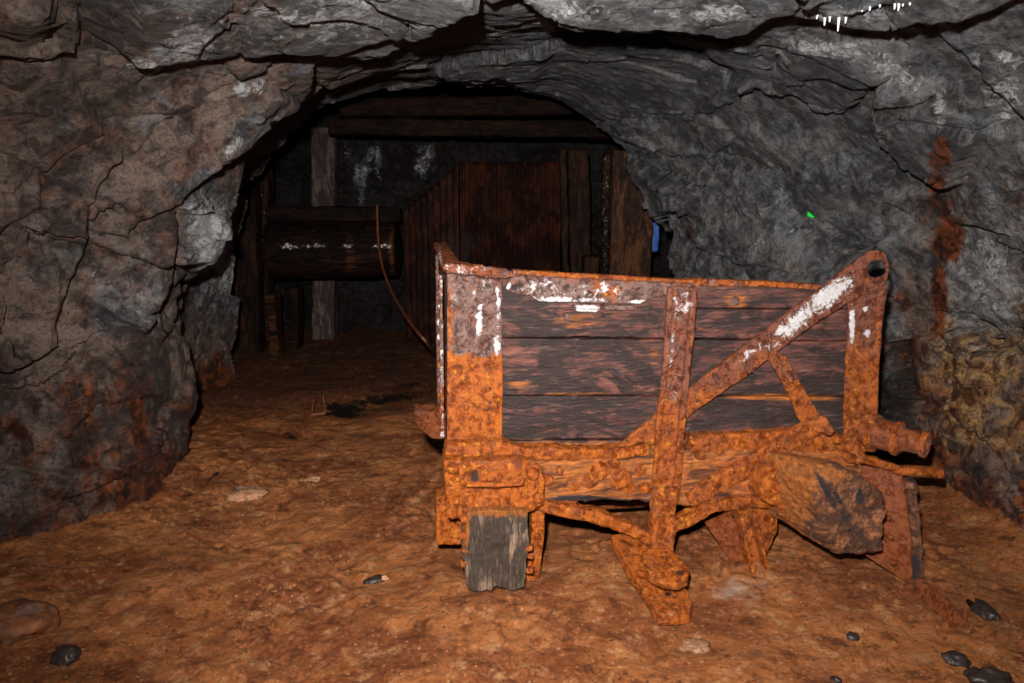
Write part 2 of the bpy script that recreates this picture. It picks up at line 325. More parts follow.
def shell():
    ys = np.concatenate([np.arange(-2, 2.2, .06), np.arange(2.2, 6.3, .0115), np.arange(6.3, 8.6, .03)])
    nc = 720
    aa = np.linspace(0, math.pi, 4000); n = 2.8
    x = -np.sign(np.cos(aa)) * np.abs(np.cos(aa)) ** (2 / n) * 2.15; z = np.abs(np.sin(aa)) ** (2 / n) * 2.5
    s = np.concatenate([[0], np.cumsum(np.hypot(np.diff(x), np.diff(z)))]); s /= s[-1]
    a = np.interp(np.linspace(0, 1, nc), s, aa)
    Y, A = np.meshgrid(ys, a, indexing='ij')
    xl = np.interp(Y, KY, KXL); xr = np.interp(Y, KY, KXR); zc = np.interp(Y, KY, KZC); nn = np.interp(Y, KY, KN)
    # soften the key frames
    X = (xl + xr) / 2 - np.sign(np.cos(A)) * np.abs(np.cos(A)) ** (2 / nn) * (xr - xl) / 2
    Z = -.2 + (zc + .2) * np.abs(np.sin(A)) ** (2 / nn)
    P = np.stack([X, Y, Z], -1)
    dA = np.gradient(P, axis=1); dY = np.gradient(P, axis=0)
    N = np.cross(dY, dA); N /= np.linalg.norm(N, axis=-1, keepdims=True) + 1e-9
    cen = np.stack([(xl + xr) / 2, Y, Z * 0 + 1.0], -1)
    sgn = np.sign(((cen - P) * N).sum(-1, keepdims=True)); N = N * sgn
    P = P.reshape(-1, 3); N = N.reshape(-1, 3)
    PX, PY = project(P)
    Yf = P[:, 1]
    warp = np.stack([fbm(P * 1.3 + 5, 3, 11), fbm(P * 1.3 + 50, 3, 12), fbm(P * 1.3 + 90, 3, 13)], 1)
    front = (P[:, 1] > 1.6) & (P[:, 1] < 5.85)
    off = .11 * fbm(P * .9, 3, 3)
    w1, e1 = worley((P + warp * .22) * np.array([1.0, .9, 1.3]), 21, 1.1)
    off += .060 * w1
    w2, e2 = worley((P + warp * .22) * np.array([2.6, 2.2, 3.4]), 31, 1.0)
    off += .020 * w2
    w3, e3 = worley((P + warp * .12) * np.array([7, 6, 8.]), 33, 1.2)
    off += .0075 * w3
    off -= .03 * np.exp(-(e1 / .025) ** 2)
    off += .016 * fbm(P * 3.2, 4, 41, .55)
    off += .009 * fbm(P * 13, 4, 51, .65)
    off *= 1 - .58 * sstep(.45, .9, np.abs(N[:, 2])) * sstep(1.5, 2.5, P[:, 1])
    P = P + N * off[:, None]; off = np.zeros(len(P)); PX, PY = project(P)
    up = np.zeros(len(P))
    # slab steps follow the seams seen in the rock
    wob = np.stack([vnoise(P * 9, 61), vnoise(P * 9 + 30, 62)], 1) * 3 + np.stack([vnoise(P * 30, 63), vnoise(P * 30 + 30, 64)], 1) * 1.5
    for pts, am, wd, sd in LEDGES:
        kz = np.where(np.abs(N[:, 2]) > .8, .75, 1)
        RX, RY = project(P + N * (am * kz)[:, None])
        d, side, tt = polydist(RX + wob[:, 0], RY + wob[:, 1], pts)
        endf = sstep(-.02, .06, tt) * (1 - sstep(.94, 1.02, tt))
        near = front * endf
        up = np.maximum(up, near * am * np.where(side * sd > 0, np.exp(-(d / wd) ** 1.5), 0))
        off -= near * am * .35 * np.exp(-(d / 2.6) ** 2)
        off -= near * am * .20 * np.where(side * sd < 0, np.exp(-(d / 24)), 0)
    off += up * np.where(np.abs(N[:, 2]) > .8, .75, 1)
    # foot of the left wall swells into the drift
    off += .12 * sstep(1.0, .1, P[:, 2]) * np.exp(-((Yf - 3.35) / .55) ** 2) * (P[:, 0] < 0)
    off += .15 * np.exp(-((P[:, 2] - 1.2) / .7) ** 2) * np.exp(-((Yf - 3.0) / .5) ** 2) * (P[:, 0] > 0) * 0
    Q = P + N * off[:, None]
    PX, PY = project(Q)
    u = (PX, PY)
    inside = sstep(6.2, 5.7, Q[:, 1])
    dep = np.stack([blob(*u, WHITE) * inside, blob(*u, RUST) * inside, blob(*u, DARK) * inside], 1)
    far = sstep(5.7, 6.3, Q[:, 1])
    dep[:, 2] += .85 * far  # walls and roof blackened past the mouth: painted falloff of the flash
    dep[:, 1] += .34 * sstep(.40, .0, Q[:, 2]) * (Q[:, 1] > 2)
    grey = .12 + .75 * sstep(230, 560, PX + 60 * vnoise(Q * 1.5, 71)) + .45 * sstep(110, 20, PY) * sstep(80, 200, PX)
    grey = grey - .35 * sstep(820, 960, PX) * sstep(130, 220, PY) - .9 * sstep(870, 920, PX) * sstep(260, 330, PY)
    grey = np.maximum(grey, blob(*u, [(130, 300, 40, 50, 0, .5), (210, 250, 30, 70, 0, 1.), (300, 120, 70, 26, -20, .8), (60, 110, 30, 20, 0, .5), (40, 430, 30, 20, 0, .3)]))
    st = np.stack([grey.clip(0, 1), blob(*u, OCHRE) * inside, blob(*u, PALE) * inside], 1)
    nr = len(ys)
    Q3 = Q.reshape(nr, nc, 3); D3 = dep.reshape(nr, nc, 3); S3 = st.reshape(nr, nc, 3)
    cl, cr = int(nc * .29), int(nc * .71)
    for nm, c0, c1, lb in (('wall_left', 0, cl + 1, 'rough brown rock wall of the mine drift on the left'), ('ceiling', cl, cr + 1, 'jagged slabby rock roof of the mine drift'), ('wall_right', cr, nc, 'rough grey rock wall of the mine drift behind the cart')):
        q = Q3[:, c0:c1].reshape(-1, 3)
        me = mesh_np(nm, q, grid_quads(nr, c1 - c0))
        set_attr(me, 'deposits', D3[:, c0:c1].reshape(-1, 3)); set_attr(me, 'stone', S3[:, c0:c1].reshape(-1, 3))
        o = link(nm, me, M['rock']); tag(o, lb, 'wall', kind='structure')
shell()

# back rock face closing the chamber
def back_wall():
    xs = np.arange(-3.6, 3.2, .03); zs = np.arange(-.3, 3.4, .03)
    Z, X = np.meshgrid(zs, xs, indexing='ij')
    P = np.stack([X, X * 0 + 8.1, Z], -1).reshape(-1, 3)
    w, e = worley(P * 1.6, 5, .9)
    P[:, 1] -= .18 * w + .15 * fbm(P * 1.5, 4, 8) + .05 * fbm(P * 6, 3, 9, .5, True)
    PX, PY = project(P)
    me = mesh_np('wall_back', P, grid_quads(len(zs), len(xs)))
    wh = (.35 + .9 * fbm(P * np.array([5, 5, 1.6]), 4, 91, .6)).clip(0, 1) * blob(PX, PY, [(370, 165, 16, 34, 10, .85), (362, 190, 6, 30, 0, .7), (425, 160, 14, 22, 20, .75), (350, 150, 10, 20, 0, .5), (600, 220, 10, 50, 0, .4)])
    set_attr(me, 'deposits', np.stack([wh, wh * 0, (1.0 - 1.5 * wh).clip(0, 1)], 1))  # dark mask paints the chamber's gloom, except on the white streaks
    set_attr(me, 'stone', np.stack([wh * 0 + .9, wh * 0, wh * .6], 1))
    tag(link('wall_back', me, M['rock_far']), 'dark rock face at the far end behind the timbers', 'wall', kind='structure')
back_wall()

def floor_h(P):
    x, y = P[:, 0], P[:, 1]
    h = .05 * fbm(P * .9, 3, 101) + .030 * fbm(P * 3.5, 4, 103, .55) + .013 * fbm(P * 14, 4, 105, .6)
    h += .30 * np.exp(-((x + 2.25) / .42) ** 2) * sstep(4.5, 2.4, y) * .15
    h += .12 * sstep(1.9, 2.5, x)
    h -= .02 * np.exp(-((x - .2) / .5) ** 2)
    h *= 1 - .8 * np.exp(-((x - 1.6) / .5) ** 2 - ((y - 2.45) / .45) ** 2)
    return h
def make_floor():
    xs = np.arange(-3.3, 3.3, .0135); ys = np.concatenate([np.arange(-1.5, 1.4, .06), np.arange(1.4, 4.6, .0115), np.arange(4.6, 8.4, .022)])
    Y, X = np.meshgrid(ys, xs, indexing='ij')
    P = np.stack([X, Y, X * 0], -1).reshape(-1, 3)
    P[:, 2] = floor_h(P)
    w, e = worley(P * np.array([9, 9, 1.]), 77, .8)
    w4, e4 = worley(P * np.array([24, 22, 1.]) + .1 * vnoise(P * 20, 4)[:, None], 79, .9)
    P[:, 2] += .008 * w4 * sstep(-.2, .4, fbm(P * 2.3, 3, 80))
    P[:, 2] += .006 * w * sstep(.1, .5, fbm(P * 1.7, 3, 78) + .3)
    PX, PY = project(P)
    hole = blob(PX, PY, [(375, 400, 50, 9, -8, 1), (350, 408, 22, 9, 0, .9), (205, 478, 34, 5, -35, 1.), (290, 432, 26, 5, 10, .8)])
    P[:, 2] -= .035 * hole
    me = mesh_np('floor', P, grid_quads(len(ys), len(xs)))
    pale = blob(PX, PY, [(245, 492, 30, 10, 0, .75), (312, 480, 14, 9, 0, .6), (250, 545, 40, 16, -20, .4), (745, 590, 40, 16, 0, .75), (670, 600, 60, 14, 0, .4), (420, 640, 90, 20, 0, .35), (560, 640, 60, 16, 0, .4), (505, 560, 20, 20, 0, .3), (600, 640, 120, 30, 0, .22), (640, 660, 200, 40, 0, .25), (300, 650, 200, 40, 0, .2), (20, 590, 40, 40, 0, .3)])
    damp = blob(PX, PY, [(700, 650, 40, 8, 0, .7), (760, 655, 30, 8, 0, .6), (870, 655, 30, 10, 0, .5), (970, 600, 60, 60, 0, .55), (60, 660, 50, 40, 0, .5), (330, 370, 120, 40, 0, .6), (300, 420, 80, 30, 0, .45), (900, 560, 60, 30, 20, .3), (960, 670, 90, 30, 0, .4), (150, 600, 60, 60, 0, .25), (30, 560, 80, 20, 0, .4)])
    damp = np.maximum(damp, 1.1 * sstep(3.6, 6.0, P[:, 1]))  # far floor also darkened with depth, fading flash put into the colour
    dark = blob(PX, PY, [(385, 396, 50, 6, -6, .8), (350, 410, 34, 7, -8, .7), (410, 385, 20, 4, -10, .7), (345, 408, 26, 10, 0, .9), (208, 475, 24, 3, -38, .62), (190, 490, 10, 3, -20, .5), (290, 432, 24, 4, 10, .6), (690, 650, 22, 5, 0, .45), (640, 318, 0.1, .1, 0, 0), (985, 612, 12, 12, 0, .6), (960, 640, 30, 16, 0, .4), (990, 670, 40, 12, 0, .55), (380, 576, 30, 6, 0, .45), (66, 652, 14, 10, 0, .5), (340, 610, 22, 16, 0, .35), (900, 650, 16, 8, 0, .5)])
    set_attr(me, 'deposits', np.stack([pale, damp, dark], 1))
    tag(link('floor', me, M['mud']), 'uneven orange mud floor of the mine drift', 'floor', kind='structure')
make_floor()
def fz(x, y): return float(floor_h(np.array([[x, y, 0.0]]))[0])

# ------------------------------------------------------------------ solid builder (prisms and rods fused by voxels, then roughened)
class Solid:
    def __init__(s): s.v = []; s.f = []
    def loft(s, rings, cap=True):
        b = len(s.v); n = len(rings[0])
        for r in rings: s.v += [tuple(p) for p in r]
        for k in range(len(rings) - 1):
            for i in range(n):
                j = (i + 1) % n
                s.f.append((b + k * n + i, b + k * n + j, b + (k + 1) * n + j, b + (k + 1) * n + i))
        if cap: s.f.append(tuple(b + i for i in reversed(range(n)))); s.f.append(tuple(b + (len(rings) - 1) * n + i for i in range(n)))
        return s
    def tube(s, pts, r, seg=10, flat=1.0):
        pts = [np.array(p, float) for p in pts]; rings = []
        rs = r if hasattr(r, '__len__') else [r] * len(pts)
        t0 = pts[1] - pts[0]; ref = np.array([0, 0, 1.]) if abs(t0[2]) < .8 * np.linalg.norm(t0) else np.array([0, 1., 0])
        for i, p in enumerate(pts):
            t = pts[min(i + 1, len(pts) - 1)] - pts[max(i - 1, 0)]; t /= np.linalg.norm(t)
            u = np.cross(t, ref); u /= np.linalg.norm(u); w = np.cross(u, t)
            rings.append([p + (u * math.cos(q) + w * math.sin(q) * flat) * rs[i] for q in np.linspace(0, 2 * math.pi, seg, endpoint=False)])
        return s.loft(rings)
    def bar(s, pts, wvec, tvec):
        """flat bar: centre line pts, half width vector(s) and half thickness vector(s)"""
        rings = []
        for i, p in enumerate(pts):
            w = np.array(wvec[i] if isinstance(wvec, list) else wvec); t = np.array(tvec[i] if isinstance(tvec, list) else tvec); p = np.array(p)
            rings.append([p - w - t, p + w - t, p + w + t, p - w + t])
        return s.loft(rings)
    def prism(s, front, vec):
        f = [np.array(p) for p in front]; return s.loft([f, [p + vec for p in f]])
def finish(name, solid, mat, parent, voxel=.005, amp=.003, freq=14, loc=None, paint=None, lump=0, fine=.0012, stretch=(1, 1, 1), cut=None, base=(0, 0, 0), seed=0, smooth=2):
    """fuse, roughen and paint a part; coordinates are world, stored relative to loc"""
    me = bpy.data.meshes.new(name); me.from_pydata([tuple(map(float, v)) for v in solid.v], [], solid.f)
    tmp = bpy.data.objects.new('tmp', me); C.objects.link(tmp)
    import bmesh
    bm = bmesh.new(); bm.from_mesh(me); bmesh.ops.recalc_face_normals(bm, faces=bm.faces); bm.to_mesh(me); bm.free()
    if cut is not None:
        cm = bpy.data.meshes.new('cut'); cm.from_pydata([tuple(map(float, v)) for v in cut.v], [], cut.f)
        bm = bmesh.new(); bm.from_mesh(cm); bmesh.ops.recalc_face_normals(bm, faces=bm.faces); bm.to_mesh(cm); bm.free()
        co = bpy.data.objects.new('cut', cm); C.objects.link(co)
        md = tmp.modifiers.new('b', 'BOOLEAN'); md.operation = 'DIFFERENCE'; md.object = co; md.solver = 'EXACT'
    md = tmp.modifiers.new('r', 'REMESH'); md.mode = 'VOXEL'; md.voxel_size = voxel; md.use_smooth_shade = True
    if smooth:
        md = tmp.modifiers.new('s', 'SMOOTH'); md.iterations = smooth; md.factor = .5
    dg = bpy.context.evaluated_depsgraph_get()
    m2 = bpy.data.meshes.new_from_object(tmp.evaluated_get(dg)); m2.name = name
    bpy.data.objects.remove(tmp); bpy.data.meshes.remove(me)
    if cut is not None: bpy.data.objects.remove(co); bpy.data.meshes.remove(cm)
    n = len(m2.vertices); co = np.zeros(n * 3, np.float32); m2.vertices.foreach_get('co', co); co = co.reshape(-1, 3).astype(float)
    nr = np.zeros(n * 3, np.float32); m2.vertex_normals.foreach_get('vector', nr); nr = nr.reshape(-1, 3)
    sc = np.array(stretch)
    d = amp * fbm(co * freq * sc, 4, 200 + seed, .55) + fine * fbm(co * 90 * sc, 2, 210 + seed)
    if lump: d += lump * (np.maximum(fbm(co * 28, 3, 220 + seed, .5), -.1) + .1)
    co += nr * d[:, None]
    PX, PY = project(co)
    a = np.zeros((n, 3)) + np.array(base)
    if paint:
        for ch, items in enumerate(paint):
            if items is None: continue
            a[:, ch] = np.maximum(a[:, ch], items(PX, PY, co) if callable(items) else blob(PX, PY, items))
    L = np.array(loc if loc is not None else (0, 0, 0), float)
    m2.vertices.foreach_set('co', (co - L).astype(np.float32).ravel()); m2.update()
    set_attr(m2, 'deposits', a)
    m2.polygons.foreach_set('use_smooth', np.ones(len(m2.polygons), dtype=bool))
    return link(name, m2, mat, parent, None if parent is not None else tuple(L))

# ------------------------------------------------------------------ the ore cart
YAW = math.radians(8)
DU = np.array([math.cos(YAW), math.sin(YAW), 0.])      # along the near end, to the right
DN = np.array([math.sin(YAW), -math.cos(YAW), 0.])     # out of the near end, towards the viewer
UPZ = np.array([0, 0, 1.])
A0 = at(447, 450, 2.5)
def F(px, py, d=0.0):
    r = ray(px, py); o = A0 + DN * d
    return EYE + r * (((o - EYE) @ DN) / (r @ DN))
def face(pts, d): return [F(x, y, d) for x, y in pts]
CART = np.array([A0[0] + .6, A0[1] + .5, 0.0])
cart = empty('ore_cart', CART, 'broken rusty iron and timber ore cart standing on the orange mud', 'mine cart')
def part(name, solid, mat='iron', **k):
    par = k.pop('parent', cart)
    return finish(name, solid, M[mat], par, loc=CART, **k)
def lowrust(PX, PY, co):            # the rust bloom reaches up to the old water line
    return .06 + sstep(1.15, .62, co[:, 2] + .12 * vnoise(co * 9, 5)) * .66
RUSTW = lambda extra=None: (lambda PX, PY, co: np.maximum(lowrust(PX, PY, co), blob(PX, PY, extra) if extra else 0))
PWHITE = [(484, 286, 13, 11, 0, .34), (474, 290, 3, 12, 0, .45), (479, 322, 3.5, 20, 4, .75), (498, 300, 3, 30, 0, .5), (497, 345, 3.5, 12, 0, .7), (462, 300, 14, 26, 0, .22), (460, 340, 12, 10, 0, .2)]

def back(solid_pts, d, thick): return Solid().prism(face(solid_pts, d), -DN * thick)
# boards of the near end
boards = [([(449, 274), (672, 284), (672, 338), (449, 337)], 0), ([(672, 279), (868, 290), (866, 309), (672, 308)], 1), ([(672, 309), (866, 310), (864, 341), (672, 338)], 2),
          ([(449, 338), (864, 342), (862, 396), (449, 395)], 3), ([(449, 396), (862, 397), (858, 437), (449, 441)], 4), ([(449, 442), (858, 438), (856, 470), (449, 468)], 5)]
bst = [(520, 385, 14, 16, 0, .55), (515, 350, 16, 8, 0, .35), (580, 322, 30, 9, 0, .6), (610, 318, 14, 14, 0, .35), (620, 430, 120, 6, 0, .3), (735, 300, 14, 9, 0, .7), (780, 397, 80, 4, 1, .7), (770, 340, 50, 3, 0, .3), (655, 360, 6, 40, 0, .4), (600, 394, 100, 2.5, 0, .45), (560, 336, 100, 2, 0, .35), (700, 345, 6, 50, 0, .35)]
bdk = [(600, 362, 60, 16, 10, .35), (560, 415, 60, 16, 0, .35), (740, 412, 60, 12, 0, .5), (640, 412, 40, 14, 0, .4), (620, 300, 40, 8, 0, .3), (730, 385, 40, 8, 0, .35)]
for pts, k in boards:
    pts = [(x, y) for x, y in pts]
    q = Solid().prism(face(pts, -.002 * (k % 3)), -DN * .045)
    orange = (lambda PX, PY, co: np.maximum(blob(PX, PY, bst), .75 * sstep(432, 446, PY)))
    o = part('end_board', q, 'board', voxel=.0065, amp=.005, freq=9, stretch=(.35, .35, 1.6), paint=([(588, 309, 12, 3, 0, .9), (735, 300, 7, 5, 0, .3)], orange, bdk), fine=.002, seed=k, smooth=1)
    if k == 3: o['label'] = 'widest dark end board'
# inner side boards and cart bed
def far(p, dd): return p - DN * dd
TL, BL = F(447, 272), F(449, 468)
def sideslab(pt_top, pt_bot, d0, d1, thick):
    a, b = far(pt_top, d0), far(pt_top, d1); c = far(pt_bot, d1); e = far(pt_bot, d0)
    return Solid().prism([a, b, c, e], DU * thick)
D1 = 1.35
SL = part('side_plate', sideslab(TL, BL, .0, D1, .02), 'iron_dark', voxel=.008, amp=.005, paint=(None, RUSTW(), None), base=(.1, .2, 0))
for k in range(4):
    z0 = BL[2] + (TL[2] - BL[2] - .03) * k / 4; z1 = BL[2] + (TL[2] - BL[2] - .03) * (k + 1) / 4 - .006
    p0, p1 = TL.copy(), TL.copy(); p0[2] = z1; p1[2] = z0
    s = sideslab(p0 + DU * .022, p1 + DU * .022, .05, D1 - .05, .035); part('side_board', s, 'board', voxel=.01, amp=.004, seed=k + 20)
TR, BR = F(858, 330), F(856, 468)
for k in range(3):
    z0 = BR[2] + .14 * k; p0, p1 = BR.copy(), BR.copy(); p0[2] = z0 + .134 - .0; p1[2] = z0
    s = sideslab(p0 - DU * .03, p1 - DU * .03, .05, 1.25 - .18 * k, .035); part('side_board', s, 'board', voxel=.01, amp=.006, seed=k + 30)
for k in range(6):
    a = BL + DU * (.02 + .255 * k) - DN * .05; a[2] = BL[2] + .0
    s = Solid().prism([a, a + DU * .25, a + DU * .25 - DN * 1.2, a - DN * 1.2], UPZ * .04); part('bed_board', s, 'sill', voxel=.012, amp=.005, seed=k + 40)
# edge angle and rim on the left side
f0 = F(447, 264); f0[2] = TL[2] + .006
s = Solid().prism([f0 - DU * .012 + DN * .02, f0 + DU * .055 + DN * .02, f0 + DU * .055 - DN * D1, f0 - DU * .012 - DN * D1], UPZ * .02)
s.prism([f0 + DU * .04 - DN * .04, f0 + DU * .14 - DN * .0, f0 + DU * .04 - DN * .16], UPZ * .02)
part('rim_angle', s, 'iron_dark', voxel=.006, amp=.006, lump=.006, paint=([(440, 262, 3, 20, 0, .5)], None, None), base=(.12, .62, 0))
s = Solid().prism(face([(446, 264), (470, 265), (513, 272), (514, 277), (506, 279), (446, 273)], .045), -DN * .05)
part('rim_angle', s, 'iron_dark', voxel=.005, amp=.004, lump=.006, base=(.32, .55, 0))
# corner plate
s = Solid().prism(face([(447, 273), (503, 275), (502, 320), (503, 380), (502, 444), (470, 443), (447, 444)], .014), -DN * .014)
cut = Solid()
for hx, hy, r in ((488, 286, .010), (490, 388, .007), (490, 402, .007), (490, 408, .006), (488, 348, .008)):
    c = F(hx, hy); cut.tube([c + DN * .05, c - DN * .02], r, 12)
def plate_rust(PX, PY, co): return .9 * sstep(348, 362, PY + 5 * vnoise(co * 30, 3)) + blob(PX, PY, [(450, 330, 3, 60, 0, .6), (488, 320, 5, 10, 0, .5)])
part('corner_plate', s, 'iron', voxel=.004, amp=.002, cut=cut, paint=(PWHITE, plate_rust, None), smooth=1, base=(.06, 0, 0))
# top strip: perforated angle, rusted through
s = Solid().prism(face([(512, 273), (560, 275), (620, 278), (694, 283), (694, 297), (652, 297), (640, 304), (608, 304), (574, 302), (540, 302), (530, 296), (512, 293), (506, 288), (510, 281)], .016), -DN * .012)
s.prism(face([(513, 270), (694, 280), (694, 284), (513, 275)], .03), -DN * .04)
cut = Solid()
for hx, hy, r in ((530, 284, .006), (567, 286, .009), (620, 288, .006), (597, 291, .004), (514, 287, .012), (520, 285, .010), (652, 290, .005)):
    c = F(hx, hy); cut.tube([c + DN * .08, c - DN * .05], r, 12)
part('rim_strip', s, 'iron', voxel=.0042, amp=.003, cut=cut, paint=([(535, 287, 26, 10, 0, .42), (507, 286, 5, 4, 0, 1.), (590, 292, 40, 8, 0, .42), (560, 300, 50, 3, 0, .6), (640, 302, 10, 2, 0, 1), (604, 288, 6, 8, 0, .6), (670, 290, 16, 6, 0, .35)], lambda PX, PY, co: blob(PX, PY, [(604, 290, 20, 10, 0, .6), (600, 276, 110, 4, 3, .8), (690, 280, 40, 6, 0, .7)]), None), smooth=1)
s = Solid().prism(face([(690, 279), (760, 281), (824, 285), (824, 290), (760, 287), (690, 286)], .012), -DN * .06)
part('rim_strip', s, 'iron', voxel=.005, amp=.004, base=(.0, .6, .2))
s = Solid().prism(face([(563, 303), (636, 306), (638, 311), (580, 309)], .02), -DN * .012)
part('bracket', s, 'iron', voxel=.004, amp=.002, base=(.2, .2, .1), paint=([(587, 308, 12, 3, 0, 1.)], None, None), smooth=1)
# middle upright strap
st_pts = [(668, 286), (697, 287), (698, 300), (692, 360), (686, 420), (680, 470), (676, 508), (650, 508), (654, 470), (658, 420), (664, 360), (669, 300)]
s = Solid().prism(face(st_pts, .055), -DN * .02)
s.prism(face([(691, 288), (697, 288), (697, 300), (692, 360), (686, 420), (680, 500), (674, 500), (680, 420), (686, 360), (691, 300)], .078), -DN * .03)
s.prism(face([(669, 288), (673, 288), (669, 360), (662, 420), (656, 500), (652, 500), (657, 420), (664, 360)], .068), -DN * .02)
strap = part('upright_strap', s, 'iron_red', voxel=.0045, amp=.003, lump=.003, paint=([(682, 302, 12, 16, 0, .5), (672, 340, 3, 50, 5, .45), (676, 380, 8, 30, 0, .2)], RUSTW([(696, 350, 3, 60, 4, .9)]), None), base=(.08, .2, 0))
def rivet(px, py, d, r=.012, parent=cart, h=.010, mat='iron', six=False, name='rivet'):
    c = F(px, py, d); n = 6 if six else 14
    k = [np.array(c) + DN * (h * t) for t in (-.5, .5, .85, 1)]
    rr = [r, r, r * .8, r * .35] if not six else [r, r, r * .95, r * .9]
    s = Solid().tube(k, rr, n)
    return part(name, s, mat, voxel=.0028, amp=.0015, parent=parent, paint=(None, RUSTW(), None), base=(.05, .25, .15), smooth=1, seed=int(px))
for x, y in ((681, 291), (679, 318), (677, 347), (672, 388), (670, 412), (667, 440)): rivet(x, y, .055, .013, strap)
# long diagonal brace with an eye at its top, and the right upright: one forging look, two parts
cx, cy = F(873, 270, .035) @ DU, F(873, 270, .035)[2]
ring_o = [(885, 252), (889, 262), (888, 275), (882, 290), (870, 300)]
dg = [(862, 256), (870, 251), (879, 250), (886, 254), (890, 264), (889, 276), (883, 290), (868, 296), (852, 300), (800, 335), (750, 374), (700, 408), (640, 455), (598, 490), (572, 505), (556, 500), (560, 492), (590, 470), (640, 428), (690, 388), (740, 350), (800, 304), (835, 278)]
s = Solid().prism(face(dg, .042), -DN * .020)
cut = Solid().tube([F(876, 269, .1), F(876, 269, -.05)], .034, 20)
cut.v = [tuple(np.array(v)) for v in cut.v]
diag = part('diagonal_brace', s, 'iron_red', voxel=.0045, amp=.003, cut=cut, paint=([(828, 296, 30, 10, -38, .75), (796, 322, 34, 9, -38, .68), (752, 352, 20, 6, -38, .42), (843, 283, 14, 10, -40, .5)], RUSTW([(876, 256, 16, 8, 0, .6), (885, 275, 8, 20, 0, .4)]), [(735, 375, 30, 6, -38, .3)]), lump=.002, base=(.04, .25, 0), smooth=1)
for x, y in ((738, 356), (717, 378), (640, 440), (610, 466)): rivet(x, y, .042, .010, diag)
s = Solid().prism(face([(848, 296), (870, 290), (884, 285), (880, 305), (877, 340), (874, 400), (870, 452), (844, 452), (846, 400), (848, 350), (850, 310)], .030), -DN * .02)
s.prism(face([(884, 284), (889, 285), (884, 310), (880, 360), (877, 430), (873, 430), (876, 360), (879, 310)], .034), -DN * .06)
upr = part('end_upright', s, 'iron_red', voxel=.0048, amp=.003, paint=([(852, 325, 3, 20, 0, .85), (867, 333, 4, 4, 0, .9), (866, 309, 3, 3, 0, .9)], RUSTW([(879, 340, 3, 60, 0, .6)]), None), lump=.003, base=(.06, .28, 0))
# short braces
s = Solid().prism(face([(767, 357), (777, 352), (786, 356), (798, 378), (812, 402), (826, 424), (822, 434), (808, 434), (800, 420), (788, 392), (774, 368)], .045), -DN * .016)
br = part('short_brace', s, 'iron_red', voxel=.0045, amp=.003, base=(0, .45, .1), lump=.004, paint=(None, RUSTW(), None))
rivet(777, 358, .045, .013, br); rivet(791, 380, .045, .015, br)
s = Solid().prism(face([(826, 420), (816, 418), (790, 432), (740, 462), (700, 484), (686, 496), (692, 506), (710, 500), (750, 476), (795, 448), (822, 434)], .07), -DN * .03)
s.tube([F(820, 424, .02), F(820, 424, .09)], .034, 14); s.tube([F(826, 429, .05), F(829, 431, .12)], .018, 12)
part('lower_brace', s, 'iron_red', voxel=.005, amp=.005, lump=.010, base=(0, .75, .0))
for x, y, r in ((490, 316, .010), (489, 429, .011), (612, 287, .010), (640, 289, .008)): rivet(x, y, .014, r)
rivet(566, 316, .0, .015); rivet(735, 301, .0, .020, mat='iron')
# lower sill beam, rust encrusted
s = Solid().prism(face([(447, 456), (520, 452), (600, 452), (700, 450), (850, 452), (862, 462), (862, 500), (820, 510), (760, 505), (690, 506), (640, 500), (560, 502), (530, 504), (447, 506)], .05), -DN * .14)
part('sill_beam', s, 'sill', voxel=.0065, amp=.010, freq=10, stretch=(.6, .6, 1.6), lump=.012, paint=(None, None, [(600, 500, 60, 4, 2, .75), (590, 455, 60, 4, 0, .6), (720, 498, 30, 5, 0, .6), (690, 440, 30, 6, 0, .6), (730, 470, 30, 6, -20, .5), (820, 462, 20, 4, 0, .4), (480, 462, 14, 6, 0, .3)]), base=(0, .55, 0))
s = Solid().prism(face([(445, 444), (505, 442), (520, 448), (600, 450), (650, 446), (650, 456), (600, 460), (520, 460), (445, 458)], .07), -DN * .06)
part('sill_strap', s, 'iron', voxel=.0055, amp=.006, lump=.008, base=(0, .85, 0), seed=3)
s = Solid().prism(face([(690, 436), (740, 434), (800, 430), (845, 436), (848, 456), (800, 455), (770, 462), (690, 462)], .045), -DN * .05)
part('sill_strap', s, 'iron', voxel=.0055, amp=.006, lump=.008, base=(0, .8, .1), seed=4)
# rust lumps on the beam (knobs of the axle box)
s = Solid()
random.seed(3)
for x, y, r in ((600, 470, .045), (620, 478, .05), (590, 482, .035), (640, 470, .03), (612, 462, .035), (575, 486, .028), (628, 488, .03)):
    c = F(x, y, .045); s.tube([c - DN * .04, c, c + DN * r * .35, c + DN * r * .55], [r, r, r * .75, r * .3], 10)
part('axle_cap', s, 'iron', voxel=.005, amp=.008, lump=.012, base=(0, .95, 0))
# under-truss: two bowed straps down to the centre
for pts, sd in (([(530, 500), (560, 508), (600, 516), (636, 530), (656, 542)], 1), ([(774, 500), (740, 500), (712, 504), (690, 516), (668, 526), (652, 538)], 2)):
    s = Solid().bar([F(x, y, .05) for x, y in pts], UPZ * .024, DN * .03)
    part('truss_strap', s, 'iron', voxel=.005, amp=.006, lump=.009, base=(0, .92, 0), seed=sd)
s = Solid().bar([F(664, 480, .06), F(662, 520, .07), F(660, 552, .10)], DU * .045, DN * .03)
s.bar([F(664, 520, .08), F(661, 556, .11)], DU * .030, DN * .045)
s.tube([F(660, 548, .04), F(660, 556, .16)], [.05, .045], 12)
part('king_post', s, 'iron', voxel=.005, amp=.008, lump=.012, base=(0, .95, 0))
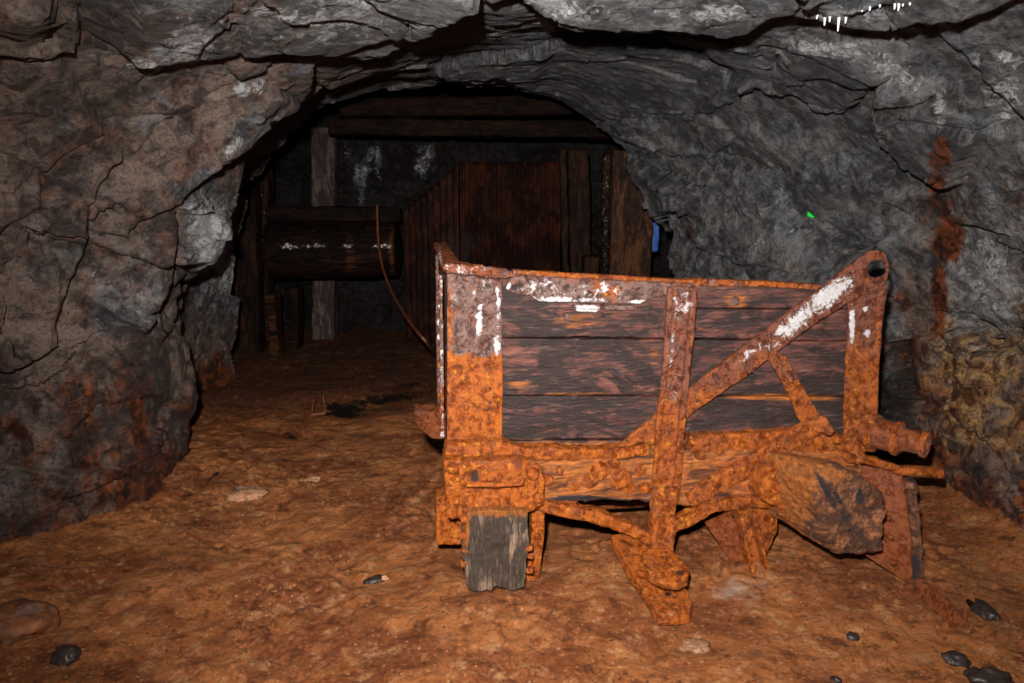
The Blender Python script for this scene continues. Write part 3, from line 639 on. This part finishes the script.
# drawbar coupling: a flat bar sloping down to the mud with a rounded plate lying on it
def tilted(pts, p0, n):
    out = []
    for x, y in pts:
        r = ray(x, y); out.append(EYE + r * (((p0 - EYE) @ n) / (r @ n)))
    return out
p0 = on_floor(675, 600, .075); n0 = DN * .22 + DU * .10 + UPZ
s = Solid().prism(tilted([(610, 534), (636, 532), (660, 560), (688, 592), (692, 602), (690, 612), (660, 614), (655, 608), (626, 562)], p0, n0), -UPZ * .05)
part('drawbar', s, 'iron', voxel=.0045, amp=.004, lump=.003, base=(0, .95, 0), paint=([(675, 614, 16, 4, 0, .35)], None, [(668, 594, 4, 3, 0, .7), (622, 545, 8, 8, 0, .3)]), smooth=3)
p1 = p0 + UPZ * .085
s = Solid().prism(tilted([(642, 548), (668, 548), (680, 558), (688, 568), (688, 578), (680, 583), (664, 582), (652, 576), (644, 566)], p1, n0), -UPZ * .032)
q = tilted([(681, 570), (686, 571), (684, 580)], p1 + UPZ * .008, n0)
s.tube(q, [.012, .014, .012], 8)
part('coupling_plate', s, 'iron', voxel=.0042, amp=.003, lump=.003, base=(.05, .9, 0), seed=9, paint=(None, None, [(680, 573, 5, 3, 0, .7)]), smooth=3)
# left bumper: iron box with a bar, end-grain block below
s = Solid().prism(face([(463, 462), (527, 460), (529, 512), (463, 514)], .13), -DN * .16)
part('bumper_box', s, 'iron', voxel=.0055, amp=.006, lump=.005, base=(0, .8, 0), paint=(None, None, [(474, 475, 9, 8, 40, .6), (476, 490, 5, 4, 0, .5)]), seed=5)
s = Solid().tube([F(462, 481, .15), F(466, 485, .175), F(495, 485, .18), F(521, 484, .175), F(524, 478, .15)], .009, 10)
part('hand_bar', s, 'iron', voxel=.0035, amp=.002, base=(0, .8, 0), smooth=1)
s = Solid().prism(face([(445, 462), (462, 460), (464, 470), (463, 518), (452, 520), (446, 512)], .14), -DN * .16)
part('bumper_strap', s, 'iron', voxel=.005, amp=.006, lump=.010, base=(0, .9, 0), seed=6)
s = Solid().prism(face([(522, 460), (536, 462), (545, 480), (544, 505), (528, 512), (522, 500)], .12), -DN * .14)
part('bumper_strap', s, 'iron', voxel=.005, amp=.008, lump=.014, base=(0, .9, 0), seed=7)
blk = [(467, 514), (482, 510), (506, 511), (528, 510), (529, 545), (526, 572), (524, 588), (512, 592), (500, 588), (496, 586), (492, 590), (478, 593), (468, 589), (466, 572), (464, 545)]
s = Solid().prism(face(blk, .165), -DN * .42)
block = part('bumper_block', s, 'block', voxel=.0045, amp=.009, freq=9, stretch=(3.0, 1, .5), fine=.004, paint=(None, lambda PX, PY, co: .85 * sstep(522, 512, PY) + blob(PX, PY, [(466, 530, 5, 20, 0, .8)]), [(500, 560, 40, 40, 0, .10)]), smooth=1)
block['label'] = 'grey weathered timber block'
s = Solid()
for x, y in ((464, 520), (463, 536), (465, 550), (464, 564), (529, 548), (530, 556), (529, 570)):
    c = F(x, y, .155); s = Solid().tube([c - DU * .012, c + DU * .012], .013, 8)
    part('bolt', s, 'iron', voxel=.004, amp=.004, lump=.008, base=(0, 1, 0), parent=block, seed=y)
for x, y, d, r in ((452, 468, .15, .020), (457, 478, .15, .014), (452, 512, .15, .022), (533, 474, .13, .022), (538, 498, .13, .020), (531, 506, .13, .016), (456, 500, .15, .013)):
    c = F(x, y, d); s = Solid().tube([c - DN * .02, c + DN * .010, c + DN * .020], [r, r, r * .6], 7)
    part('nut', s, 'iron', voxel=.0042, amp=.006, lump=.008, base=(0, 1, 0), seed=x)
for x, y, d, r in ((560, 470, .06, .016), (548, 480, .06, .020), (645, 488, .06, .022), (700, 455, .06, .018), (742, 444, .05, .016), (838, 440, .05, .020), (850, 458, .07, .022), (760, 490, .08, .018), (712, 500, .07, .014)):
    c = F(x, y, d); s = Solid().tube([c - DN * .03, c + DN * .008, c + DN * .018], [r, r, r * .6], 7)
    part('nut', s, 'iron', voxel=.0042, amp=.006, lump=.008, base=(0, 1, 0), seed=x)
s = Solid().prism(face([(436, 497), (446, 495), (462, 500), (463, 545), (436, 545)], .0), -DN * .10)
part('axle_plate', s, 'iron', voxel=.0055, amp=.005, base=(.05, .85, 0), seed=8)
s = Solid().prism(face([(532, 512), (545, 510), (544, 545), (540, 572), (534, 590), (524, 590), (530, 560), (532, 540)], .06), -DN * .20)
part('wheel_guard', s, 'iron', voxel=.005, amp=.004, base=(0, .75, 0))
# wheels of the cart, half sunk behind the bumpers
def wheel(c, ax, r, wd, seed):
    ax = ax / np.linalg.norm(ax); s = Solid()
    s.tube([c - ax * wd, c - ax * wd * .4, c - ax * wd * .4 + ax * .001, c + ax * wd], [r, r, r * .86, r * .84], 36)
    s.tube([c - ax * wd * 1.4, c + ax * wd * 1.8], [.06, .05], 16)
    part('wheel', s, 'iron_dark', voxel=.008, amp=.004, base=(0, .6, .1), seed=seed)
for k, (u0, v0) in enumerate(((.16, .32), (1.42, .32), (.16, 1.15), (1.42, 1.15))):
    c = A0 + DU * u0 - DN * v0; c[2] = .135
    wheel(c, DU * (1 if k % 2 else -1), .15, .035, k)
for v0 in (.32, 1.15):
    c = A0 - DN * v0; c[2] = .135
    part('axle', Solid().tube([c + DU * .1, c + DU * 1.5], .028, 12), 'iron_dark', voxel=.009, amp=.003, base=(0, .6, 0))
for u0 in (.22, 1.36):
    a = A0 + DU * u0 - DN * .05; a[2] = .24
    part('sill_beam', Solid().bar([a, a - DN * 1.3], DU * .06, UPZ * .06), 'sill', voxel=.011, amp=.006, base=(0, .5, 0))
# fins hanging under the sill
s = Solid().prism([F(706, 524, .0), F(738, 508, .06), F(752, 508, .06), F(757, 580, .06), F(750, 584, .06), F(728, 558, .03)], -DN * .02)
part('hanger_plate', s, 'plate', voxel=.0045, amp=.003, base=(0, .75, 0), smooth=1)
s = Solid().bar([F(737, 508, .08), F(745, 548, .09), F(755, 588, .10)], DU * .007, DN * .035)
s.bar([F(750, 508, .08), F(760, 548, .09), F(769, 584, .10)], DU * .007, DN * .035)
s.prism([F(740, 512, .06), F(756, 512, .06), F(770, 582, .07), F(752, 584, .07)], -DN * .014)
part('hanger_channel', s, 'iron', voxel=.0038, amp=.002, lump=.003, base=(.05, .9, 0), smooth=1)
s = Solid().prism([F(748, 508, .03), F(778, 508, .0), F(778, 530, .0), F(766, 556, .02), F(756, 560, .03)], -DN * .02)
part('hanger_plate', s, 'iron', voxel=.0045, amp=.003, base=(0, .75, 0), smooth=1, seed=5)
# right bumper log pointing out of the picture
endp = [(824, 466), (846, 466), (868, 477), (888, 499), (890, 514), (884, 524), (886, 553), (862, 555), (842, 557), (829, 543), (820, 512), (815, 488)]
fr = face(endp, .34); cm = sum(fr) / len(fr)
sh = -DN * .36 - DU * .13 - UPZ * .012
rings = []
for t, k in ((0, .80), (.02, .93), (.06, 1.0), (.35, .96), (.7, .84), (1.0, .78)):
    rings.append([cm + (p - cm) * k + sh * t for p in fr])
s = Solid().loft(rings)
log = part('bumper_log', s, 'log', voxel=.0055, amp=.014, freq=11, stretch=(1.3, .5, 1.3), fine=.004, lump=.008, paint=(None, lambda PX, PY, co: .22 + .6 * sstep(835, 800, PX + .3 * (PY - 500)) + blob(PX, PY, [(838, 475, 20, 6, 10, .4)]), [(826, 490, 4, 22, -28, .75), (838, 498, 3, 20, -35, .6), (860, 497, 4, 9, 0, .95), (845, 515, 6, 8, -30, .7), (875, 543, 14, 6, 0, .5), (852, 532, 12, 3, 10, .5), (870, 480, 10, 3, 40, .4)]), smooth=1)
log['label'] = 'round weathered timber log'
s = Solid().prism(face([(762, 470), (790, 462), (816, 470), (820, 490), (812, 512), (800, 518), (782, 508), (762, 500)], .15), -DN * .10)
part('log_clamp', s, 'iron', voxel=.0055, amp=.009, lump=.014, base=(0, .92, 0))
rivet(774, 488, .16, .022, h=.02); rivet(788, 476, .15, .014)
# stepped trunnion roller at the right
p0, p1 = F(862, 430, .0), F(927, 445, .20); ax = (p1 - p0) / np.linalg.norm(p1 - p0); L = np.linalg.norm(p1 - p0)
prof = [(0, .052), (.12, .056), (.14, .066), (.22, .068), (.25, .058), (.52, .057), (.56, .060), (.60, .062), (.66, .050), (.70, .046), (.88, .045), (.92, .046), (1.0, .044)]
s = Solid().tube([p0 + ax * L * t for t, r in prof], [r * (1.08 if t < .6 else .98) for t, r in prof], 26)
cut = Solid().tube([p1 - ax * .02, p1 + ax * .03], .024, 16)
trn = part('trunnion', s, 'iron_dark', voxel=.0045, amp=.002, cut=cut, lump=.001, base=(0, .62, 0), smooth=1)
for t0, t1, r in ((.14, .24, .080), (.52, .60, .072)):
    part('collar', Solid().tube([p0 + ax * L * t0, p0 + ax * L * t1], r, 30), 'iron', parent=trn, voxel=.0035, amp=.0015, base=(.05, .7, .1), smooth=1, seed=int(r * 1000))
part('end_ring', Solid().tube([p0 + ax * L * .93, p0 + ax * L * 1.01], .053, 26), 'iron', parent=trn, voxel=.0035, amp=.0015, cut=Solid().tube([p1 - ax * .05, p1 + ax * .05], .026, 16), base=(0, .6, .1), smooth=1)
s = Solid().bar([F(845, 456, .06), F(870, 460, .08), F(900, 470, .11), F(925, 471, .13), F(941, 473, .14)], UPZ * .015, DN * .018)
s.tube([F(852, 448, .04), F(862, 462, .08)], .03, 10)
part('lever_bar', s, 'iron', voxel=.0045, amp=.005, lump=.008, base=(0, .7, 0))
# riveted wheel plate at the right
s = Solid().prism([F(862, 466, .02), F(902, 470, .10), F(908, 500, .13), F(912, 545, .22), F(915, 588, .29), F(866, 556, .20)], -DN * .035 - DU * .004)
rp = part('guard_plate', s, 'plate', voxel=.0045, amp=.0012, base=(0, .7, 0), smooth=1)
rp['label'] = 'brown riveted plate'
for (x, y, dd) in ((888, 492, .09), (889, 518, .14), (891, 537, .18), (893, 563, .235)): rivet(x, y, dd + .035, .012, rp, mat='plate')
s = Solid().bar([F(907, 478, .08), F(912, 520, .13), F(914, 556, .23), F(917, 588, .29)], DU * .018, DN * .03)
part('guard_edge', s, 'log', voxel=.0045, amp=.008, lump=.008, freq=18, base=(0, .35, .3), paint=(None, None, [(914, 565, 8, 18, 0, .8)]), smooth=1)
s = Solid()
for x, y in ((903, 484), (908, 508), (909, 524)):
    c = F(x, y, .11); s = Solid().tube([c, c + DU * .03 + DN * .03], .018, 10)
    part('bolt', s, 'iron', voxel=.004, amp=.004, lump=.006, base=(0, .5, .2), seed=y)
# left flank: riveted edge strip and step board
s = Solid().bar([TL - DU * .020 - DN * .10 - UPZ * .02, BL - DU * .020 - DN * .10 + UPZ * .10], DN * .030, DU * .006)
part('edge_strip', Solid().bar([TL - DU * .012 - DN * .80, BL - DU * .012 - DN * .80], DN * .030, DU * .006), 'iron', voxel=.006, amp=.004, lump=.006, base=(.1, .4, 0))
es = part('edge_strip', s, 'iron', voxel=.005, amp=.004, lump=.006, base=(.35, .4, 0), paint=(None, RUSTW(), None))
for k in range(11):
    c = TL - DU * .028 - DN * .10 - UPZ * (.03 + .058 * k)
    s = Solid().tube([c + DU * .01, c - DU * .006, c - DU * .012], [.015, .014, .006], 10)
    part('rivet', s, 'iron', voxel=.003, amp=.003, parent=es, base=(.55 if k in (2, 3, 4, 7) else 0, .5 if k > 3 else .2, 0), smooth=1, seed=k)
s = Solid().prism([F(414, 411, -.25), F(446, 413, -.12), F(446, 441, -.12), F(432, 439, -.2), F(416, 424, -.25)], -DN * .12)
part('step_board', s, 'iron_dark', voxel=.006, amp=.004, base=(0, .55, .1))

# ------------------------------------------------------------------ timbers and sheets at the back
def thing_mesh(name, solid, mat, label, cat, group=None, loc=None, **k):
    o = finish(name, solid, M[mat], None, loc=loc, **k)
    return tag(o, label, cat, group)
def timber(name, px0, py0, px1, py1, Y, halfx, mat, label, cat, group=None, halfy=.1, zfloor=False, **k):
    a, b = at(px0, py0, Y), at(px1, py1, Y)
    vert = abs(a[2] - b[2]) > abs(a[0] - b[0])
    if zfloor: b[2] = -.05
    s = Solid().bar([a, b], (np.array([halfx, 0, 0]) if vert else UPZ * halfx), np.array([0, halfy, 0]))
    kk = dict(voxel=.016, amp=.018, freq=5, fine=.004); kk.update(k)
    return thing_mesh(name, s, mat, label, cat, group, loc=(b if vert else (a + b) / 2), **kk)
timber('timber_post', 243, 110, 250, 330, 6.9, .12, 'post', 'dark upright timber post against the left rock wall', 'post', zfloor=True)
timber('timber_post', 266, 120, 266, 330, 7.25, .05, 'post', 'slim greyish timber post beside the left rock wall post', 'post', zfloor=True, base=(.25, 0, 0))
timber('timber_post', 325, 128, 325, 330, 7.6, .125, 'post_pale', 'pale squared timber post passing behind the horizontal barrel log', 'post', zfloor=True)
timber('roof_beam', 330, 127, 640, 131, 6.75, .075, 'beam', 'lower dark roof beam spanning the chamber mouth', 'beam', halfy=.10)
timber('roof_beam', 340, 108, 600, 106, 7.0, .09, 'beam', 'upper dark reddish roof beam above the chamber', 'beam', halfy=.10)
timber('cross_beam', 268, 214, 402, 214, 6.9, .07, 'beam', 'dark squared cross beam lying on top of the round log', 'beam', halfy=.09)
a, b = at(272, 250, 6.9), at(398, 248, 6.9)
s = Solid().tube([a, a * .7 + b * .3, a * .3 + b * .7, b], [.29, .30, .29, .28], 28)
def log_highlight(PX, PY, co): return blob(PX, PY, [(315, 246, 24, 3, 0, .42), (350, 246, 12, 3, 0, .42), (384, 246, 12, 3, 0, .6), (290, 246, 12, 4, 0, .55), (262, 240, 4, 12, 0, .3)])  # pale streaks along the middle paint the log's highlight seam
thing_mesh('round_log', s, 'beam', 'thick wet round log lying across behind the cable', 'log', loc=(a + b) / 2, voxel=.018, amp=.012, freq=5, paint=(log_highlight, lambda PX, PY, co: blob(PX, PY, [(350, 255, 8, 26, 0, .55), (315, 235, 14, 14, 0, .4), (392, 250, 4, 30, 0, .7), (340, 262, 30, 10, 0, .4)]), None))
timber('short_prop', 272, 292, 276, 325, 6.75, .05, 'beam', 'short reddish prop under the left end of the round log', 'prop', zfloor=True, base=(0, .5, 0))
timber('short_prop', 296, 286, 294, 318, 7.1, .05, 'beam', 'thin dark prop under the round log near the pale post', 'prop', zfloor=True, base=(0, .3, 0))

def corrugated(name, A, B, z0, z1, wave, amp, label, mat='corr', zfar=None):
    A = np.array(A); B = np.array(B); L = np.linalg.norm(B - A); n = int(L / wave * 10)
    ts = np.linspace(0, 1, n); zs = np.linspace(z0, z1, 40)
    dirn = (B - A) / L; nrm = np.array([dirn[1], -dirn[0], 0])
    co = []
    for side in (0, 1):
        for z in zs:
            q = A + (B - A) * ts[:, None] + nrm * (amp * np.sin(ts * L / wave * 2 * math.pi)[:, None] + side * .004)
            q[:, 2] = z if zfar is None else z0 + (z - z0) / (z1 - z0) * (zfar + (z1 - zfar) * ts - z0); co.append(q)
    co = np.concatenate(co); co += nrm * .012 * fbm(co * 2, 3, 300)[:, None]
    m = len(zs); g = grid_quads(m, n); quads = np.concatenate([g, g[:, ::-1] + m * n])
    rim = []
    for c in range(n - 1):
        for r in (0, m - 1): rim.append((r * n + c, r * n + c + 1, m * n + r * n + c + 1, m * n + r * n + c))
    quads = np.concatenate([quads, np.array(rim)])
    loc = np.array([(A[0] + B[0]) / 2, (A[1] + B[1]) / 2, z0])
    me = mesh_np(name, co - loc, quads)
    PX, PY = project(co)
    set_attr(me, 'deposits', np.stack([co[:, 0] * 0, blob(PX, PY, [(500, 230, 40, 60, 0, .3)]), sstep(.5, .9, fbm(co * 2, 4, 7) + .5) * .4], 1))
    return tag(link(name, me, M[mat], loc=loc), label, 'sheet')
p1, p2 = at(459, 160, 6.55), at(561, 160, 6.55)
top = at(459, 162, 6.55)[2]
corrugated('corrugated_sheet', (p1[0], 6.55, 0), (p2[0], 6.5, 0), 0.0, top, .05, .010, 'reddish corrugated iron sheet facing the viewer behind the cart')
q1 = at(403, 200, 7.3)
corrugated('corrugated_sheet', (q1[0], 7.3, 0), (p1[0] - .02, 6.6, 0), 0.0, top - .03, .11, .022, 'darker corrugated sheet running back into the chamber', zfar=at(403, 212, 7.3)[2])
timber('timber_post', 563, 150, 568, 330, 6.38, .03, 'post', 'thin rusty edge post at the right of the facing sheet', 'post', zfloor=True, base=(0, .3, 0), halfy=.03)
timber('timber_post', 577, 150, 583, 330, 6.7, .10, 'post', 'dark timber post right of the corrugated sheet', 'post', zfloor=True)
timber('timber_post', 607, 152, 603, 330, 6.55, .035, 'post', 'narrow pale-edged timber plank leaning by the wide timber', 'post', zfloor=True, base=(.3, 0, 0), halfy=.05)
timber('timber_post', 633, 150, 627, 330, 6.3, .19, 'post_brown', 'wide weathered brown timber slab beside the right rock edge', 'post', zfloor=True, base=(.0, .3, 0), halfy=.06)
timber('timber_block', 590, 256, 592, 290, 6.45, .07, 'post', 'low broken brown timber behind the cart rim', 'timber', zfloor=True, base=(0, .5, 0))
a = at(655, 222, 6.6); b = at(654, 252, 6.6)
s = Solid().bar([a, (a + b) / 2 + np.array([.01, 0, 0]), b], np.array([.035, 0, 0]), np.array([0, .02, 0]))
thing_mesh('blue_tarp', s, 'blue', 'narrow strip of blue sheet behind the wide timber slab', 'tarp', loc=b, voxel=.01, amp=.008)
# cable
pts = [at(377, 205, 6.3), at(378, 240, 6.2), at(382, 268, 6.0), at(394, 298, 5.6), at(412, 326, 5.0), at(428, 344, 4.6), on_floor(440, 360, .03)]
P2 = []
for i in range(len(pts) - 1):
    for t in np.linspace(0, 1, 6, endpoint=False): P2.append(pts[i] * (1 - t) + pts[i + 1] * t)
P2.append(pts[-1])
for _ in range(6): P2 = [P2[0]] + [(P2[i - 1] + P2[i] * 2 + P2[i + 1]) / 4 for i in range(1, len(P2) - 1)] + [P2[-1]]
thing_mesh('cable', Solid().tube(P2, .013, 10), 'hose', 'thin rusty brown cable hanging from the round log to the mud', 'cable', loc=pts[-1], voxel=.006, amp=.001, smooth=1)

# ------------------------------------------------------------------ small things
a = on_floor(918, 586, .03); b = on_floor(958, 618, .03)
w = np.cross(b - a, UPZ); w /= np.linalg.norm(w)
a[2] = fz(a[0], a[1]) + .035; b[2] = fz(b[0], b[1]) + .035
s = Solid().bar([a, b], w * .014, UPZ * .034)
s.bar([b - (b - a) * .03, b + (b - a) * .02], w * .035, UPZ * .03)
thing_mesh('flat_iron_bar', s, 'iron_dark', 'flat rusty iron bar lying in the mud right of the cart', 'iron bar', loc=(a + b) / 2, voxel=.005, amp=.004, base=(0, .7, 0))
import bmesh
def stone(name, px, py, rx, ry, rz, mat, label, cat='stone', group=None, rot=0, seed=0):
    c = on_floor(px, py, .0); c[2] = fz(c[0], c[1]) + rz * .25
    bm = bmesh.new(); bmesh.ops.create_icosphere(bm, subdivisions=4, radius=1)
    me = bpy.data.meshes.new(name); bm.to_mesh(me); bm.free()
    n = len(me.vertices); co = np.zeros(n * 3, np.float32); me.vertices.foreach_get('co', co); co = co.reshape(-1, 3).astype(float)
    w, e = worley(co * 1.3 + seed * 9, seed, .8)
    co *= (1 + .16 * w + .10 * fbm(co * 2.5 + seed, 3, seed))[:, None]
    co *= np.array([rx, ry, rz])
    me.vertices.foreach_set('co', co.astype(np.float32).ravel()); me.update(); set_attr(me, 'deposits', co * 0)
    o = link(name, me, M[mat], loc=tuple(c)); o.rotation_euler = (0, 0, math.radians(rot)); tag(o, label, cat, group)
    me.polygons.foreach_set('use_smooth', np.ones(len(me.polygons), dtype=bool))
    return o
stone('flat_stone', 245, 493, .10, .06, .03, 'stone', 'pale flat stone half sunk in mud left of centre', rot=5, seed=1)
stone('flat_stone', 312, 480, .045, .03, .02, 'stone', 'small pale stone right of the bigger flat stone', seed=2)
stone('rock', 18, 630, .12, .10, .06, 'stone_mud', 'brown angular rock at the bottom left corner', 'rock', seed=3)
stone('rock', 66, 655, .045, .04, .03, 'stone_grey', 'black wet lump in mud near the bottom left corner', 'rock', seed=4)
stone('rock', 984, 612, .035, .06, .03, 'stone_grey', 'black wet stone near the right edge below the iron bar', 'rock', seed=5)
stone('rock', 957, 657, .035, .03, .02, 'stone_grey', 'small black stone near the bottom right corner', 'rock', seed=6)
stone('rock', 990, 676, .07, .04, .03, 'stone_grey', 'flat black stone cut by the bottom edge at right', 'rock', seed=7)
stone('rock', 853, 632, .022, .02, .012, 'stone_grey', 'tiny black pebble on mud below the right log', 'rock', seed=8)
stone('rock', 836, 676, .016, .016, .01, 'stone_grey', 'tiny black pebble at the bottom edge right of centre', 'rock', seed=9)
stone('rock', 376, 576, .05, .022, .014, 'stone_grey', 'dark slag fragment on mud left of the bumper block', 'rock', rot=20, seed=10)
stone('flat_stone', 384, 575, .018, .016, .014, 'stone', 'tiny pale chip beside the dark slag fragment', seed=11)
stone('flat_stone', 695, 646, .05, .03, .022, 'stone_brown', 'wet brown stone in the damp patch below the drawbar', seed=12)
s = Solid().bar([on_floor(311, 415, .02), on_floor(326, 413, .02)], np.array([0, .01, 0]), UPZ * .01)
s.bar([on_floor(326, 413, .02), on_floor(324, 413, .02) + UPZ * .13], np.array([.006, 0, 0]), np.array([0, .006, 0]))
s.bar([on_floor(312, 413, .02), on_floor(312, 413, .02) + UPZ * .10 + np.array([.02, 0, 0])], np.array([.006, 0, 0]), np.array([0, .006, 0]))
thing_mesh('stick_frame', s, 'hose', 'little upright rusty bent wire frame in the mud beyond the ditch', 'wire', loc=on_floor(318, 414, 0), voxel=.005, amp=.001)

# ray casting for things fixed to the rock
dgp = bpy.context.evaluated_depsgraph_get()
def hit(px, py):
    r = ray(px, py); ok, loc, nrm, idx, ob, mt = scene.ray_cast(dgp, Vector(EYE), Vector(r).normalized())
    return (np.array(loc), np.array(nrm)) if ok else (at(px, py, 3), -FW)
bpy.context.view_layer.update(); dgp = bpy.context.evaluated_depsgraph_get()
c, nr = hit(811, 214)
if nr @ ray(811, 214) > 0: nr = -nr
s = Solid().tube([c - nr * .01, c + nr * .016], [.027, .025], 12)
thing_mesh('marker_dot', s, 'green', 'bright green dot on the grey rock wall above the cart', 'marker', loc=c, voxel=.003, amp=.002, smooth=1)
random.seed(11)
for k, (x, y, l) in enumerate([(806, 17, 3), (817, 17, 4), (825, 18, 8), (830, 17, 6), (839, 18, 12), (846, 17, 7), (862, 11, 3), (870, 7, 5), (880, 5, 4), (895, 4, 6), (899, 4, 7), (903, 4, 4), (910, 3, 4)]):
    c, nr = hit(x, y)
    L = l / 683 * 2.8; c = c + UPZ * .01
    s = Solid().tube([c + UPZ * .02, c, c - UPZ * L * .5, c - UPZ * L], [.006, .005, .0035, .0018], 8)
    me = bpy.data.meshes.new('stalactite'); me.from_pydata([tuple(np.array(v) - c) for v in s.v], [], s.f)
    o = link('stalactite', me, M['calc'], loc=tuple(c)); tag(o, 'tiny white stalactite hanging from the roof slab at upper right', 'stalactite', 'tiny white stalactites under the roof slab')

# ------------------------------------------------------------------ light: the photographer's flash
ld = bpy.data.lights.new('camera_flash', 'SPOT'); ld.energy = 940; ld.spot_size = math.radians(108); ld.spot_blend = 1; ld.shadow_soft_size = .035; ld.color = (1, .97, .93)
lo = bpy.data.objects.new('camera_flash', ld); C.objects.link(lo); lo.location = (-.10, -.02, 1.74)
lo.rotation_euler = (Vector(at(560, 330, 3)) - Vector(lo.location)).to_track_quat('-Z', 'Y').to_euler()
w = bpy.data.worlds.new('mine_dark'); scene.world = w; w.use_nodes = True
w.node_tree.nodes['Background'].inputs[0].default_value = (.5, .6, .8, 1); w.node_tree.nodes['Background'].inputs[1].default_value = .002

cd = bpy.data.cameras.new('camera'); cam = bpy.data.objects.new('camera', cd); C.objects.link(cam)
cam.location = EYE; cam.rotation_euler = (math.radians(90) - TH, 0, 0); cd.sensor_width = 36; cd.lens = 36 * FPX / 1024; cd.clip_start = .05
scene.camera = cam
vs = scene.view_settings; vs.view_transform = 'Standard'; vs.look = 'None'; vs.gamma = 1; vs.use_curve_mapping = False; vs.exposure = 0.0
